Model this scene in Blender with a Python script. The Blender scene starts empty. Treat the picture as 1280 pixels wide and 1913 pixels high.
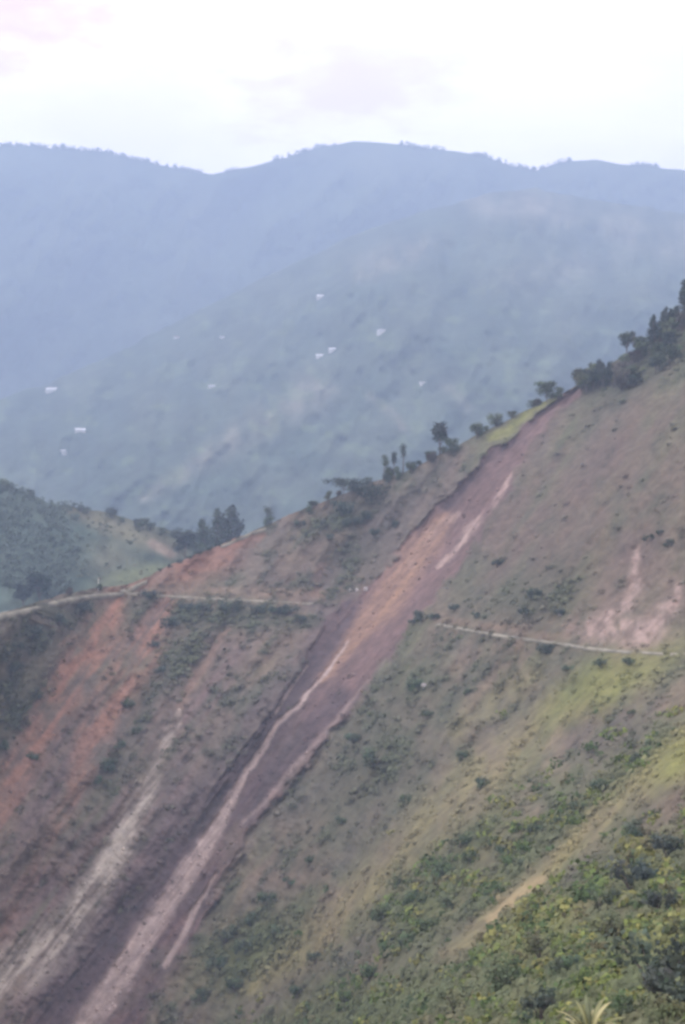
import bpy, math, random
import numpy as np

C = bpy.context.scene.collection
S = bpy.context.scene
R = math.radians

# ------------------------------------------------------------------ camera
F = 2388.0                                   # focal length in photo pixels (1280 wide)
cam = bpy.data.cameras.new('camera')
cam.sensor_fit = 'HORIZONTAL'; cam.sensor_width = 36.0
cam.lens = 36.0 * F / 1280.0
cam.clip_start = 0.5; cam.clip_end = 60000
camo = bpy.data.objects.new('camera', cam); C.objects.link(camo)
camo.location = (0, 0, 0); camo.rotation_euler = (R(90), 0, 0)
S.camera = camo

# ------------------------------------------------------------------ world, sun, exposure
SUN_EL, SUN_AZ = 42.0, -62.0                  # azimuth from +Y, positive to +X
w = bpy.data.worlds.new('World'); S.world = w; w.use_nodes = True
nt = w.node_tree; nt.nodes.clear()
out = nt.nodes.new('ShaderNodeOutputWorld')
sky = nt.nodes.new('ShaderNodeTexSky'); sky.sky_type = 'NISHITA'; sky.sun_disc = False
sky.sun_elevation = R(SUN_EL); sky.sun_rotation = R(SUN_AZ)
bg1 = nt.nodes.new('ShaderNodeBackground'); bg1.inputs['Strength'].default_value = 0.12
nt.links.new(sky.outputs[0], bg1.inputs['Color'])
bg2 = nt.nodes.new('ShaderNodeBackground'); bg2.inputs['Strength'].default_value = 2.45   # bright overcast
tc = nt.nodes.new('ShaderNodeTexCoord')
mp = nt.nodes.new('ShaderNodeMapping'); mp.inputs['Scale'].default_value = (1.0, 1.0, 2.6)
mp.inputs['Location'].default_value = (0.37, 0.1, 0.62)
nt.links.new(tc.outputs['Generated'], mp.inputs['Vector'])
nz = nt.nodes.new('ShaderNodeTexNoise'); nz.inputs['Scale'].default_value = 5.5
nz.inputs['Detail'].default_value = 5; nz.inputs['Roughness'].default_value = 0.55
nt.links.new(mp.outputs[0], nz.inputs['Vector'])
cr = nt.nodes.new('ShaderNodeValToRGB')
cr.color_ramp.elements[0].position = 0.36; cr.color_ramp.elements[0].color = (0.98, 0.88, 0.95, 1)
cr.color_ramp.elements[1].position = 0.50; cr.color_ramp.elements[1].color = (1.08, 0.98, 0.985, 1)
nt.links.new(nz.outputs[0], cr.inputs[0])
# one faint lavender cloud low over the ridge, ragged by the same noise, and a pink one higher to the left
def cloud(prev, x, z, sx, sz, col, amount):
    mpc = nt.nodes.new('ShaderNodeMapping'); mpc.vector_type = 'POINT'
    mpc.inputs['Location'].default_value = (-x / sx, 0, -z / sz); mpc.inputs['Scale'].default_value = (1 / sx, 0, 1 / sz)
    nt.links.new(tc.outputs['Generated'], mpc.inputs['Vector'])
    ln = nt.nodes.new('ShaderNodeVectorMath'); ln.operation = 'LENGTH'; nt.links.new(mpc.outputs[0], ln.inputs[0])
    n2 = nt.nodes.new('ShaderNodeTexNoise'); n2.inputs['Scale'].default_value = 22; n2.inputs['Detail'].default_value = 5
    nt.links.new(mp.outputs[0], n2.inputs['Vector'])
    ad = nt.nodes.new('ShaderNodeMath'); ad.operation = 'MULTIPLY_ADD'; ad.inputs[1].default_value = 2.4; nt.links.new(n2.outputs[0], ad.inputs[0])
    nt.links.new(ln.outputs['Value'], ad.inputs[2])
    mr = nt.nodes.new('ShaderNodeMapRange'); mr.interpolation_type = 'SMOOTHSTEP'
    mr.inputs['From Min'].default_value = 2.5; mr.inputs['From Max'].default_value = 1.3
    mr.inputs['To Min'].default_value = 0; mr.inputs['To Max'].default_value = amount
    nt.links.new(ad.outputs[0], mr.inputs[0])
    mc = nt.nodes.new('ShaderNodeMix'); mc.data_type = 'RGBA'; mc.inputs['B'].default_value = col
    nt.links.new(mr.outputs[0], mc.inputs['Factor']); nt.links.new(prev, mc.inputs['A'])
    return mc.outputs['Result']
cc_ = cloud(cr.outputs[0], 0.0, 0.315, 0.085, 0.035, (0.86, 0.66, 0.77, 1), 0.85)
cc_ = cloud(cc_, -0.25, 0.36, 0.11, 0.045, (0.88, 0.56, 0.72, 1), 0.85)
nt.links.new(cc_, bg2.inputs['Color'])
mx = nt.nodes.new('ShaderNodeMixShader'); mx.inputs[0].default_value = 0.94
nt.links.new(bg1.outputs[0], mx.inputs[1]); nt.links.new(bg2.outputs[0], mx.inputs[2])
nt.links.new(mx.outputs[0], out.inputs['Surface'])

sl = bpy.data.lights.new('sun', 'SUN'); sl.energy = 1.6; sl.angle = R(12); sl.color = (1, 0.95, 0.88)
so = bpy.data.objects.new('sun', sl); C.objects.link(so)
from mathutils import Vector
sd = Vector((math.sin(R(SUN_AZ)) * math.cos(R(SUN_EL)), math.cos(R(SUN_AZ)) * math.cos(R(SUN_EL)), math.sin(R(SUN_EL))))
so.rotation_euler = (-sd).to_track_quat('-Z', 'Y').to_euler()

vs = S.view_settings
vs.view_transform = 'Standard'; vs.look = 'None'; vs.exposure = 0.0; vs.gamma = 1; vs.use_curve_mapping = False
S.cycles.max_bounces = 5; S.cycles.diffuse_bounces = 2; S.cycles.volume_bounces = 1
S.cycles.use_denoising = True
S.cycles.filter_width = 3.1

HAZE_DENSITY = 2.65e-4
HAZE_COLOR = (0.525, 0.67, 0.925, 1)

# ------------------------------------------------------------------ noise helpers
def hsh(ix, iy, seed):
    h = (ix.astype(np.int64) * 374761393 + iy.astype(np.int64) * 668265263 + seed * 1442695041) & 0xFFFFFFFF
    h = ((h ^ (h >> 13)) * 1274126177) & 0xFFFFFFFF
    h = (h ^ (h >> 16)) & 0xFFFFFFFF
    return h / 4294967295.0

def vnoise(x, y, seed=0):
    ix = np.floor(x); iy = np.floor(y); fx = x - ix; fy = y - iy
    fx = fx * fx * (3 - 2 * fx); fy = fy * fy * (3 - 2 * fy)
    a = hsh(ix, iy, seed); b = hsh(ix + 1, iy, seed); c = hsh(ix, iy + 1, seed); d = hsh(ix + 1, iy + 1, seed)
    return (a * (1 - fx) + b * fx) * (1 - fy) + (c * (1 - fx) + d * fx) * fy

def fbm(x, y, octs=4, seed=0, gain=0.5):
    t = 0; amp = 1; s = 0
    for k in range(octs):
        t = t + amp * (vnoise(x, y, seed + k * 17) - 0.5); s += amp
        x = x * 2.03 + 11.3; y = y * 2.03 + 5.7; amp *= gain
    return t / s * 2          # about -1..1

def sstep(a, b, x):
    t = np.clip((x - a) / (b - a), 0, 1)
    return t * t * (3 - 2 * t)

def stroke(X, Y, pts, soft=0.5):
    """1 inside a band of varying width round a line of (x, y, halfwidth), fading over its edge."""
    best = np.full(X.shape, 9.0)
    for (x0, y0, w0), (x1, y1, w1) in zip(pts[:-1], pts[1:]):
        dx, dy = x1 - x0, y1 - y0
        t = np.clip(((X - x0) * dx + (Y - y0) * dy) / (dx * dx + dy * dy), 0, 1)
        d = np.hypot(X - x0 - t * dx, Y - y0 - t * dy) / (w0 + t * (w1 - w0))
        best = np.minimum(best, d)
    return 1 - sstep(1 - soft, 1 + soft, best)

def blob(X, Y, x, y, rx, ry, rot=0.0, soft=0.6):
    c, s = math.cos(R(rot)), math.sin(R(rot))
    dx, dy = X - x, Y - y
    a = (dx * c + dy * s) / rx; b = (-dx * s + dy * c) / ry
    return 1 - sstep(1 - soft, 1 + soft, np.hypot(a, b))

def uv_of(px, py):
    return (px - 640.0) / F, (956.5 - py) / F

def pos(px, py, D):
    u, v = uv_of(px, py)
    return np.stack([u * D, D + 0 * u, v * D], -1)

# ------------------------------------------------------------------ the near slope
RIDGE = np.array([(-760, 1330), (-400, 1240), (-200, 1195), (0, 1146), (60, 1128), (110, 1112), (180, 1099), (240, 1092),
                  (290, 1069), (340, 1046), (400, 1022), (440, 1006), (480, 988), (540, 962), (600, 940), (660, 914), (720, 893),
                  (770, 876), (830, 846), (880, 819), (930, 793), (980, 768), (1030, 744), (1075, 722), (1110, 702),
                  (1160, 668), (1220, 636), (1280, 592), (1400, 520), (1700, 380), (2040, 260)], float)

def ridge_row(px):
    r = np.interp(px, RIDGE[:, 0], RIDGE[:, 1])
    return r + 3.0 * fbm(px / 23.0, px * 0 + 3.3, 3, 5) + 1.4 * fbm(px / 6.0, px * 0 + 8.3, 2, 6)

def plane_D(px, py):
    u, v = uv_of(px, py)
    return 222.2 / (0.267 + 0.849 * u - v)

CP = [(-700, 1330, 330), (-700, 1700, 290), (-700, 2080, 260), (-300, 1216, 420), (-300, 1600, 390), (-300, 2080, 330),
      (0, 1140, 520), (0, 1300, 520), (0, 1500, 495), (0, 1700, 460), (0, 1913, 425), (0, 2080, 395),
      (220, 1100, 652), (250, 1250, 600), (280, 1500, 510), (300, 1700, 465), (300, 1913, 415), (300, 2080, 380),
      (450, 1005, 680), (450, 1118, 625), (480, 1300, 545), (640, 1500, 455), (640, 1700, 385), (640, 1913, 310), (640, 2080, 240),
      (690, 1105, 632), (600, 940, 690), (820, 850, 684), (820, 1165, 528), (1000, 1400, 378), (900, 1550, 325),
      (960, 1700, 240), (960, 1820, 165), (960, 1913, 112), (960, 2080, 65), (1280, 1450, 242), (1280, 1650, 158), (1280, 1800, 98),
      (1280, 1913, 58), (1280, 2080, 33), (1700, 1900, 45), (1700, 2080, 26), (1700, 1500, 130), (2000, 1200, 160), (2000, 2080, 22)]
for q in [(820, 1000), (1075, 725), (1000, 900), (1000, 1180), (1280, 600), (1280, 800), (1280, 1000), (1280, 1215), (1600, 500), (1600, 900),
          (1600, 1200), (1960, 320), (1960, 800)]:
    CP.append((q[0], q[1], float(plane_D(np.array(float(q[0])), np.array(float(q[1]))))))
CP = np.array(CP, float)
def _tps(r2): return np.where(r2 > 0, 0.5 * r2 * np.log(np.maximum(r2, 1e-12)), 0.0)
_X = CP[:, 0] / 640 - 1; _Y = CP[:, 1] / 640 - 1.5
_n = len(CP)
_A = np.zeros((_n + 3, _n + 3))
_A[:_n, :_n] = _tps((_X[:, None] - _X) ** 2 + (_Y[:, None] - _Y) ** 2) + np.eye(_n) * 2e-3
_A[:_n, _n] = 1; _A[:_n, _n + 1] = _X; _A[:_n, _n + 2] = _Y; _A[_n:, :_n] = _A[:_n, _n:].T
_W = np.linalg.solve(_A, np.concatenate([np.log(CP[:, 2]), [0, 0, 0]]))

def base_D(px, py):
    x = np.clip(px, -740, 2000) / 640 - 1; y = py / 640 - 1.5
    s = _W[_n] + _W[_n + 1] * x + _W[_n + 2] * y
    for i in range(_n):
        s = s + _W[i] * _tps((x - _X[i]) ** 2 + (y - _Y[i]) ** 2)
    return np.exp(s)

SLIDE_L = [(1082, 722), (1030, 752), (960, 812), (900, 862), (860, 903), (830, 938), (790, 972), (750, 1018), (712, 1068), (672, 1108), (612, 1150),
           (575, 1225), (522, 1312), (470, 1385), (400, 1488), (330, 1588), (258, 1678), (190, 1757), (110, 1828), (50, 1913), (-30, 2080)]
SLIDE_R = [(1086, 730), (1040, 772), (1000, 815), (968, 880), (936, 935), (885, 1005), (845, 1070), (805, 1128), (765, 1170), (722, 1232), (655, 1328),
           (592, 1400), (535, 1470), (475, 1538), (430, 1620), (380, 1712), (325, 1800), (268, 1913), (190, 2080)]
_SL = np.array(SLIDE_L, float); _SR = np.array(SLIDE_R, float)

def zones(px, py):
    """Ground cover of the near slope at photo-pixel-scale surface coordinates: masks by name, edges ragged."""
    wx = px + 9 * fbm(px / 34, py / 34, 4, 21) + 3.0 * fbm(px / 7, py / 7, 2, 22)
    wy = py + 9 * fbm(px / 34, py / 34, 4, 23)
    # coordinates along (a) and across (c) the fall line, for streaks
    c = px * 0.80 + py * 0.60; a = -px * 0.60 + py * 0.80
    st = fbm(c / 9, a / 160, 4, 31); sf = fbm(c / 3.6, a / 42, 3, 32); st2 = fbm(c / 24, a / 260, 4, 33); pa = fbm(px / 60, py / 60, 4, 35); pb = fbm(c / 20, a / 44, 4, 37); pc = fbm(c / 42, a / 110, 3, 38)
    z = {}
    xl = np.interp(wy, _SL[:, 1], _SL[:, 0]); xr = np.interp(wy, _SR[:, 1], _SR[:, 0])
    lo = sstep(1150, 1500, wy); rag = 16 * lo * st + 10 * pb + 12 * fbm(px / 22, py / 22, 3, 44)
    inside = sstep(-5 - 12 * lo, 5 + 14 * lo, wx - xl + rag) * sstep(-9 - 5 * lo, 7 + 8 * lo, xr - wx + rag) * sstep(718, 730, wy)
    z['slide'] = inside
    z['slide_pos'] = np.clip((wx - xl) / np.maximum(xr - xl, 4), 0, 1)
    k = stroke(wx, wy, [(965, 878, 2), (935, 925, 5), (905, 962, 7), (868, 1000, 8), (838, 1038, 6), (822, 1062, 3)], .9)
    k = np.maximum(k, 0.7 * stroke(wx, wy, [(855, 955, 5), (800, 1005, 9), (770, 1050, 8)], .9))
    z['pale_upper'] = k * sstep(-0.45, 0.4, st + 0.9 * pb) * .8
    z['tan_core'] = stroke(wx, wy, [(838, 965, 10), (790, 1020, 24), (755, 1070, 26), (715, 1130, 26), (672, 1180, 16), (600, 1270, 8)], .8)
    k = stroke(wx * .35 + px * .65, wy, [(650, 1200, 3), (600, 1268, 4), (560, 1312, 4), (520, 1350, 5), (490, 1405, 6), (462, 1440, 7), (440, 1480, 9), (402, 1555, 14), (340, 1645, 19),
                          (272, 1745, 22), (222, 1830, 25), (165, 1910, 27), (60, 2080, 34)], .45)
    k2 = stroke(px, wy, [(405, 1630, 3), (375, 1680, 5), (345, 1740, 7), (310, 1803, 6)], .5)
    k3 = stroke(px, wy, [(575, 1240, 2), (535, 1300, 3), (510, 1338, 3)], .5)
    k4 = stroke(px, wy, [(720, 1235, 2.5), (600, 1378, 4), (530, 1458, 4), (455, 1538, 4)], .9) * 0.38
    z['stream'] = np.maximum.reduce([k, k2 * .85, k3 * .8, k4])
    k = stroke(wx, wy, [(338, 1330, 5), (300, 1410, 12), (262, 1500, 20), (205, 1610, 23), (150, 1710, 32), (80, 1780, 44), (-10, 1830, 40), (-120, 1900, 50)], .7)
    z['gravel'] = k * sstep(-0.35, 0.25, st + 0.12)
    z['gravel_zone'] = k
    z['red1'] = stroke(wx, wy, [(212, 1118, 20), (192, 1168, 34), (150, 1235, 40), (118, 1300, 30), (70, 1375, 26), (20, 1470, 28), (-40, 1580, 30)], .8)
    z['red2'] = stroke(wx, wy, [(314, 1124, 14), (278, 1185, 28), (250, 1245, 34), (196, 1335, 34), (168, 1400, 28), (140, 1490, 18), (90, 1570, 18),
                                (45, 1660, 16), (5, 1760, 22), (-60, 1860, 22)], .8)
    fade = 1 - .55 * sstep(1330, 1620, wy); z['red1'] = z['red1'] * fade; z['red2'] = z['red2'] * fade
    z['red_bank'] = np.clip(stroke(wx, wy, [(236, 1098, 5), (300, 1074, 14), (390, 1038, 20), (450, 1012, 12), (490, 996, 5)], .8)
                            + 0.6 * blob(wx, wy, 390, 1062, 80, 24, -18), 0, 1)
    z['fresh'] = np.clip(stroke(wx, wy, [(430, 1175, 5), (372, 1255, 9), (335, 1330, 7)], .8) * .7
                         + stroke(wx, wy, [(600, 1060, 7), (592, 1110, 9)], .8) * .6
                         + stroke(wx, wy, [(255, 1480, 6), (190, 1560, 9), (120, 1650, 8)], .8) * .4, 0, 1)
    pk = np.maximum.reduce([stroke(wx, wy, [(1190, 1030, 6), (1188, 1090, 12), (1165, 1140, 14), (1105, 1180, 14)], .7),
                            stroke(wx, wy, [(1275, 1100, 10), (1240, 1150, 16), (1205, 1195, 14)], .7),
                            blob(wx, wy, 1160, 1180, 80, 26, 5, .7)])
    z['pink'] = pk * sstep(-0.5, 0.3, fbm(px / 16, py / 22, 3, 41) + 0.15)
    z['pink_zone'] = np.maximum(pk, blob(wx, wy, 1200, 1120, 110, 110, 0, .5) * .55)
    g = np.maximum.reduce([stroke(wx, wy, [(1330, 1360, 40), (1240, 1440, 36), (1160, 1500, 30), (1080, 1580, 22), (985, 1660, 18), (900, 1730, 18), (850, 1775, 10)], .8),
                           stroke(wx, wy, [(1060, 1330, 20), (960, 1400, 40), (860, 1480, 44), (760, 1590, 36), (660, 1690, 34), (560, 1780, 26), (470, 1850, 18)], .9) * .85,
                           stroke(wx, wy, [(1000, 1260, 20), (900, 1330, 26), (850, 1370, 20)], .9) * .5])
    z['straw'] = g * sstep(-0.7, 0.3, st2 + 0.3)
    z['sand'] = stroke(wx, wy, [(1010, 1645, 9), (960, 1680, 12), (915, 1720, 9)], .8)
    z['lime'] = np.maximum.reduce([blob(wx, wy, 1150, 1270, 120, 42, -28, .8), blob(wx, wy, 1270, 1420, 70, 32, -38, .8),
                                   blob(wx, wy, 1010, 1740, 90, 34, -35, .9), blob(wx, wy, 1265, 1740, 60, 34, -20, .8),
                                   blob(wx, wy, 1040, 1310, 50, 26, -40, .8) * .7,
                                   stroke(wx, wy, [(1020, 752, 5), (960, 795, 9), (915, 822, 7)], .9) * .9,
                                   blob(wx, wy, 1040, 755, 14, 8, 0, .8)])
    z['green'] = np.clip(np.maximum.reduce([
        blob(wx, wy, 800, 1680, 120, 60, -45, .9), blob(wx, wy, 470, 1780, 110, 60, -25, .9), blob(wx, wy, 900, 1560, 90, 40, -38, .9) * .8,
        blob(wx, wy, 1120, 1830, 330, 130, -12, .8), blob(wx, wy, 700, 1890, 260, 60, -15, .9), blob(wx, wy, 1200, 1640, 110, 60, -30, .8) * .9,
        stroke(wx, wy, [(1250, 1380, 14), (1130, 1480, 26), (1000, 1580, 30), (900, 1680, 30)], .9) * .8]) + .12 * pa, 0, 1)
    z['dark'] = np.clip(np.maximum.reduce([
        stroke(wx, wy, [(330, 1150, 22), (420, 1145, 26), (520, 1150, 24), (590, 1160, 14)], .8),
        blob(wx, wy, 110, 1180, 120, 50, -15, .9) * .8, blob(wx, wy, 30, 1300, 80, 90, 0, .9) * .7, blob(wx, wy, 340, 1230, 60, 80, 25, .9) * .7,
        blob(wx, wy, 640, 965, 80, 24, -22, .9) * .9, blob(wx, wy, 665, 1040, 60, 40, -30, .9) * .5, blob(wx, wy, 760, 1290, 70, 45, -30, .9) * .6,
        blob(wx, wy, 1020, 1100, 90, 50, -25, .9) * .7, blob(wx, wy, 700, 1420, 70, 50, -35, .9) * .7, blob(wx, wy, 230, 1420, 40, 60, 35, .9) * .6,
        blob(wx, wy, 1190, 690, 120, 40, -28, .9)]) + .18 * pa, 0, 1)
    z['brown'] = np.clip(blob(wx, wy, 1150, 900, 260, 170, -35, .8) + .5 * blob(wx, wy, 950, 1000, 120, 120, -35, .9)
                         + .35 * blob(wx, wy, 420, 1075, 170, 34, -8, .9), 0, 1)
    z['grey'] = np.clip(np.maximum(blob(wx, wy, 700, 1470, 190, 180, -40, .9), blob(wx, wy, 860, 1110, 130, 60, 10, .9) * .7) + .4 * pb, 0, 1)
    cb = np.maximum(stroke(wx, wy, [(150, 1102, 5), (225, 1096, 6), (262, 1098, 7), (320, 1102, 7), (400, 1106, 8), (470, 1109, 9), (540, 1112, 10), (600, 1112, 12)], .9),
                    stroke(wx, wy, [(820, 1152, 8), (870, 1163, 9), (930, 1173, 9), (1000, 1183, 8), (1060, 1192, 8)], .9))
    sp = np.maximum(stroke(px, py, [(262, 1120, 12), (400, 1132, 14), (592, 1142, 18)], .9), stroke(px, py, [(830, 1180, 10), (930, 1200, 14), (1060, 1220, 14)], .9))
    z['cutbank'] = np.clip(cb * (.6 + .7 * pb) + sp * sstep(.05, .5, st + .5 * pa) * .7, 0, 1)
    z['sf'] = sf; z['left'] = sstep(800, 500, px + .35 * (py - 1300))
    z['low'] = lo
    z['soil_shade'] = np.maximum.reduce([stroke(wx, wy, [(655, 1130, 18), (604, 1200, 32), (545, 1290, 36), (480, 1380, 38), (410, 1470, 40), (345, 1560, 40), (270, 1660, 38), (190, 1760, 40), (110, 1860, 40)], .9),  # dark mauve soil, also carrying painted gully and scarp shade
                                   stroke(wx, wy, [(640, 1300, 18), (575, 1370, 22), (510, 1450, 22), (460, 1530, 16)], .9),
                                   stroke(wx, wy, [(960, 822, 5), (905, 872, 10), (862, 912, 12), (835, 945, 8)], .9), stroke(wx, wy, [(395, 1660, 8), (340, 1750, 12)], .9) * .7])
    fan = np.clip(stroke(wx, wy, [(420, 1210, 30), (360, 1330, 50), (290, 1460, 60), (220, 1600, 80), (140, 1740, 100), (60, 1880, 120)], .9) + .8 * stroke(wx, wy, [(120, 1380, 60), (60, 1500, 80), (20, 1650, 80)], .9), 0, 1)
    z['fan'] = fan * np.clip(.55 + 1.2 * st + .5 * st2, 0, 1)
    z['st'] = st; z['st2'] = st2; z['pa'] = pa; z['pb'] = pb; z['pc'] = pc
    return z

def mixc(col, m, c): return col * (1 - m[..., None]) + np.array(c, float) * m[..., None]

def ground_colour(z):
    sh = z['st'].shape
    col = np.zeros(sh + (3,)) + np.array((0.148, 0.140, 0.108))
    col = mixc(col, z['left'] * .6, (0.160, 0.126, 0.128))
    col = mixc(col, np.clip(.35 + 1.5 * z['pa'] + .7 * z['st2'], 0, 1) * .75, (0.195, 0.142, 0.128))
    col = mixc(col, np.clip(-.05 + 2.4 * z['pb'] + .8 * z['st'], 0, 1) * .75, (0.084, 0.090, 0.072))
    col = mixc(col, np.clip(-.1 + 2.4 * z['pc'] + .8 * z['sf'], 0, 1) * .65 * (1 - .5 * z['left']), (0.128, 0.142, 0.082))
    col = mixc(col, np.clip(-.35 + 1.8 * z['st2'] - z['pb'], 0, 1) * .7, (0.240, 0.195, 0.150))
    col = mixc(col, np.clip(-.2 - 2.0 * z['pc'], 0, 1) * .5, (0.120, 0.098, 0.112))
    col = mixc(col, z['brown'] * np.clip(.7 + .6 * z['st2'] - .5 * z['pb'], .2, 1) * .8, (0.166, 0.124, 0.106))
    col = mixc(col, z['brown'] * np.clip(-.1 + 1.8 * z['pa'], 0, 1) * .6, (0.140, 0.138, 0.098))
    col = mixc(col, z['brown'] * np.clip(.4 + 1.2 * z['st2'], 0, 1) * .5, (0.120, 0.090, 0.092))
    col = mixc(col, z['grey'] * .65, (0.112, 0.114, 0.094))
    col = mixc(col, z['green'] * .8, (0.110, 0.132, 0.058))
    col = mixc(col, z['dark'] * .75, (0.080, 0.090, 0.070))
    col = mixc(col, np.clip(z['fan'] * (.85 + .7 * z['sf']), 0, 1) * .85, (0.205, 0.142, 0.150))
    col = mixc(col, z['straw'] * np.clip(.7 + .8 * z['pb'], .1, 1) * .8, (0.285, 0.250, 0.135))
    col = mixc(col, z['lime'] * .75, (0.225, 0.235, 0.080))
    col = mixc(col, z['sand'] * .9, (0.38, 0.30, 0.19))
    col = mixc(col, z['cutbank'] * .8, (0.235, 0.168, 0.138))
    col = mixc(col, z['fresh'] * .75, (0.27, 0.175, 0.145))
    col = mixc(col, z['red1'] * np.clip(.66 + .7 * z['st'] + .9 * z['pb'] + .4 * z['sf'], .06, 1), (0.35, 0.185, 0.145))
    col = mixc(col, z['red2'] * np.clip(.58 + .8 * z['st'] + 1.0 * z['pb'] + .4 * z['sf'], .05, .95), (0.33, 0.185, 0.150))
    col = mixc(col, z['red_bank'] * np.clip(.6 + .5 * z['pa'], .2, .9), (0.29, 0.15, 0.12))
    col = mixc(col, z['pink_zone'] * .55, (0.22, 0.155, 0.150))
    col = mixc(col, z['pink'] * np.clip(.9 + .8 * z["pb"] + .6 * z["sf"], .15, 1) * .9, (0.40, 0.30, 0.29))
    col = mixc(col, np.clip(z['gravel_zone'] * (.6 + .8 * z['sf']), 0, 1) * .7, (0.21, 0.165, 0.16))
    col = mixc(col, z['gravel'] * np.clip(.72 + .9 * z['sf'] + .9 * z['pb'] - .5 * z['pc'], .06, 1), (0.47, 0.415, 0.395))
    col = mixc(col, z['soil_shade'] * np.clip(.8 + .7 * z['st'], 0, 1) * .75, (0.108, 0.080, 0.100))  # painted shade continues past the slide edge
    s = z['slide']
    soil = np.zeros(sh + (3,)) + np.array((0.158, 0.106, 0.108))
    soil = mixc(soil, np.clip(.45 + 1.1 * z['st'] + .9 * z['sf'], 0, 1) * .75, (0.215, 0.140, 0.146))
    soil = mixc(soil, np.clip(-.1 - 1.5 * z['st2'], 0, 1) * .6, (0.088, 0.070, 0.085))
    soil = mixc(soil, z['low'] * np.clip(.25 + 1.3 * z['pa'] + .5 * z['st'], 0, 1) * .55, (0.118, 0.112, 0.098))
    soil = mixc(soil, z['low'] * np.clip(.5 - 1.4 * z['st'], 0, 1) * .7, (0.105, 0.076, 0.096))
    soil = mixc(soil, z['soil_shade'] * np.clip(.75 + .6 * z['st'], 0, 1) * .8, (0.074, 0.060, 0.076))  # gully and scarp shade painted into the slide soil
    soil = mixc(soil, np.clip(z['tan_core'] * (.75 + .7 * z['st']), 0, 1), (0.345, 0.215, 0.165))
    soil = mixc(soil, z['pale_upper'] * np.clip(.7 + 1.2 * z['sf'], 0, 1), (0.52, 0.39, 0.375))
    soil = mixc(soil, z['stream'] * np.clip(.86 + .4 * z['st'] + .5 * z['sf'], 0, 1), (0.46, 0.365, 0.37))
    col = col * (1 - s[..., None]) + soil * s[..., None]
    col = col * np.array((0.895, 0.88, 0.76))
    only = np.clip(z['stream'] - s, 0, 1) * .9
    col = mixc(col, only, (0.36, 0.28, 0.26))
    return col

def surf_D(px, py, z=None):
    """Distance of the near slope; the slide and chutes are cut into it, gullies run down the fall line."""
    px = np.asarray(px, float); py = np.asarray(py, float)
    D = base_D(px, py)
    if z is None: z = zones(px, py)
    c = px * 0.80 + py * 0.60; a = -px * 0.60 + py * 0.80
    near = np.clip(D / 500, .12, 1.2)
    rel = 14.0 * fbm(c / 120, a / 420, 3, 51) + 7.0 * fbm(c / 38, a / 150, 3, 52) + 2.0 * fbm(px / 16, py / 16, 3, 53)
    veg = 1 - np.clip(z['slide'] + z['red1'] * .6 + z['gravel_zone'] * .5, 0, 1)
    rel = rel * (.35 + .65 * veg)
    rel = rel + veg * 0.6 * fbm(px / 5, py / 5, 2, 54)
    D = D + rel * near
    sp = z['slide_pos']
    cut = z['slide'] * (1.2 + 1.2 * z['soil_shade'] + .6 * z['low'] + 5.5 * np.sin(np.clip(sp, 0, 1) * math.pi) - 3.0 * sp)
    D = D + cut + 1.6 * z['slide'] * z['st'] + z['slide'] * z['stream'] * 2.2
    D = D + 3.0 * z['gravel_zone'] + 1.2 * z['gravel_zone'] * z['st'] + 3.0 * z['red1'] + 2.2 * z['red2'] + 2.0 * z['pink_zone']
    return D

def on_slope(px, py):
    return pos(np.asarray(px, float), np.asarray(py, float), surf_D(px, py))

# ------------------------------------------------------------------ object helpers
def tag(o, label=None, cat=None, group=None, kind=None):
    if label: o['label'] = label
    if cat: o['category'] = cat
    if group: o['group'] = group
    if kind: o['kind'] = kind
    return o

def mesh_np(name, verts, faces, mat=None, parent=None, smooth=False, cols=None, link=True):
    """verts (n,3); faces (m,k) of one size or a list; cols per vertex (n,3)."""
    me = bpy.data.meshes.new(name)
    verts = np.asarray(verts, np.float32)
    if isinstance(faces, np.ndarray):
        m, k = faces.shape
        me.vertices.add(len(verts)); me.vertices.foreach_set('co', verts.ravel())
        me.loops.add(m * k); me.loops.foreach_set('vertex_index', faces.astype(np.int32).ravel())
        me.polygons.add(m); me.polygons.foreach_set('loop_start', np.arange(0, m * k, k, dtype=np.int32))
        me.update(calc_edges=True)
    else:
        me.from_pydata([tuple(map(float, v)) for v in verts], [], faces); me.update()
    if smooth: me.polygons.foreach_set('use_smooth', np.ones(len(me.polygons), bool))
    if cols is not None:
        at = me.color_attributes.new('tint', 'FLOAT_COLOR', 'POINT')
        at.data.foreach_set('color', np.concatenate([cols, np.ones((len(cols), 1))], 1).astype(np.float32).ravel())
    if mat: me.materials.append(mat)
    o = bpy.data.objects.new(name, me)
    if link: C.objects.link(o)
    if parent: o.parent = parent
    return o

def empty(name, loc, rz=0.0):
    o = bpy.data.objects.new(name, None); C.objects.link(o)
    o.location = loc; o.rotation_euler = (0, 0, rz); o.empty_display_size = 0.5
    return o

# ------------------------------------------------------------------ materials
def new_mat(name):
    m = bpy.data.materials.new(name); m.use_nodes = True
    return m, m.node_tree, m.node_tree.nodes['Principled BSDF']

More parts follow.
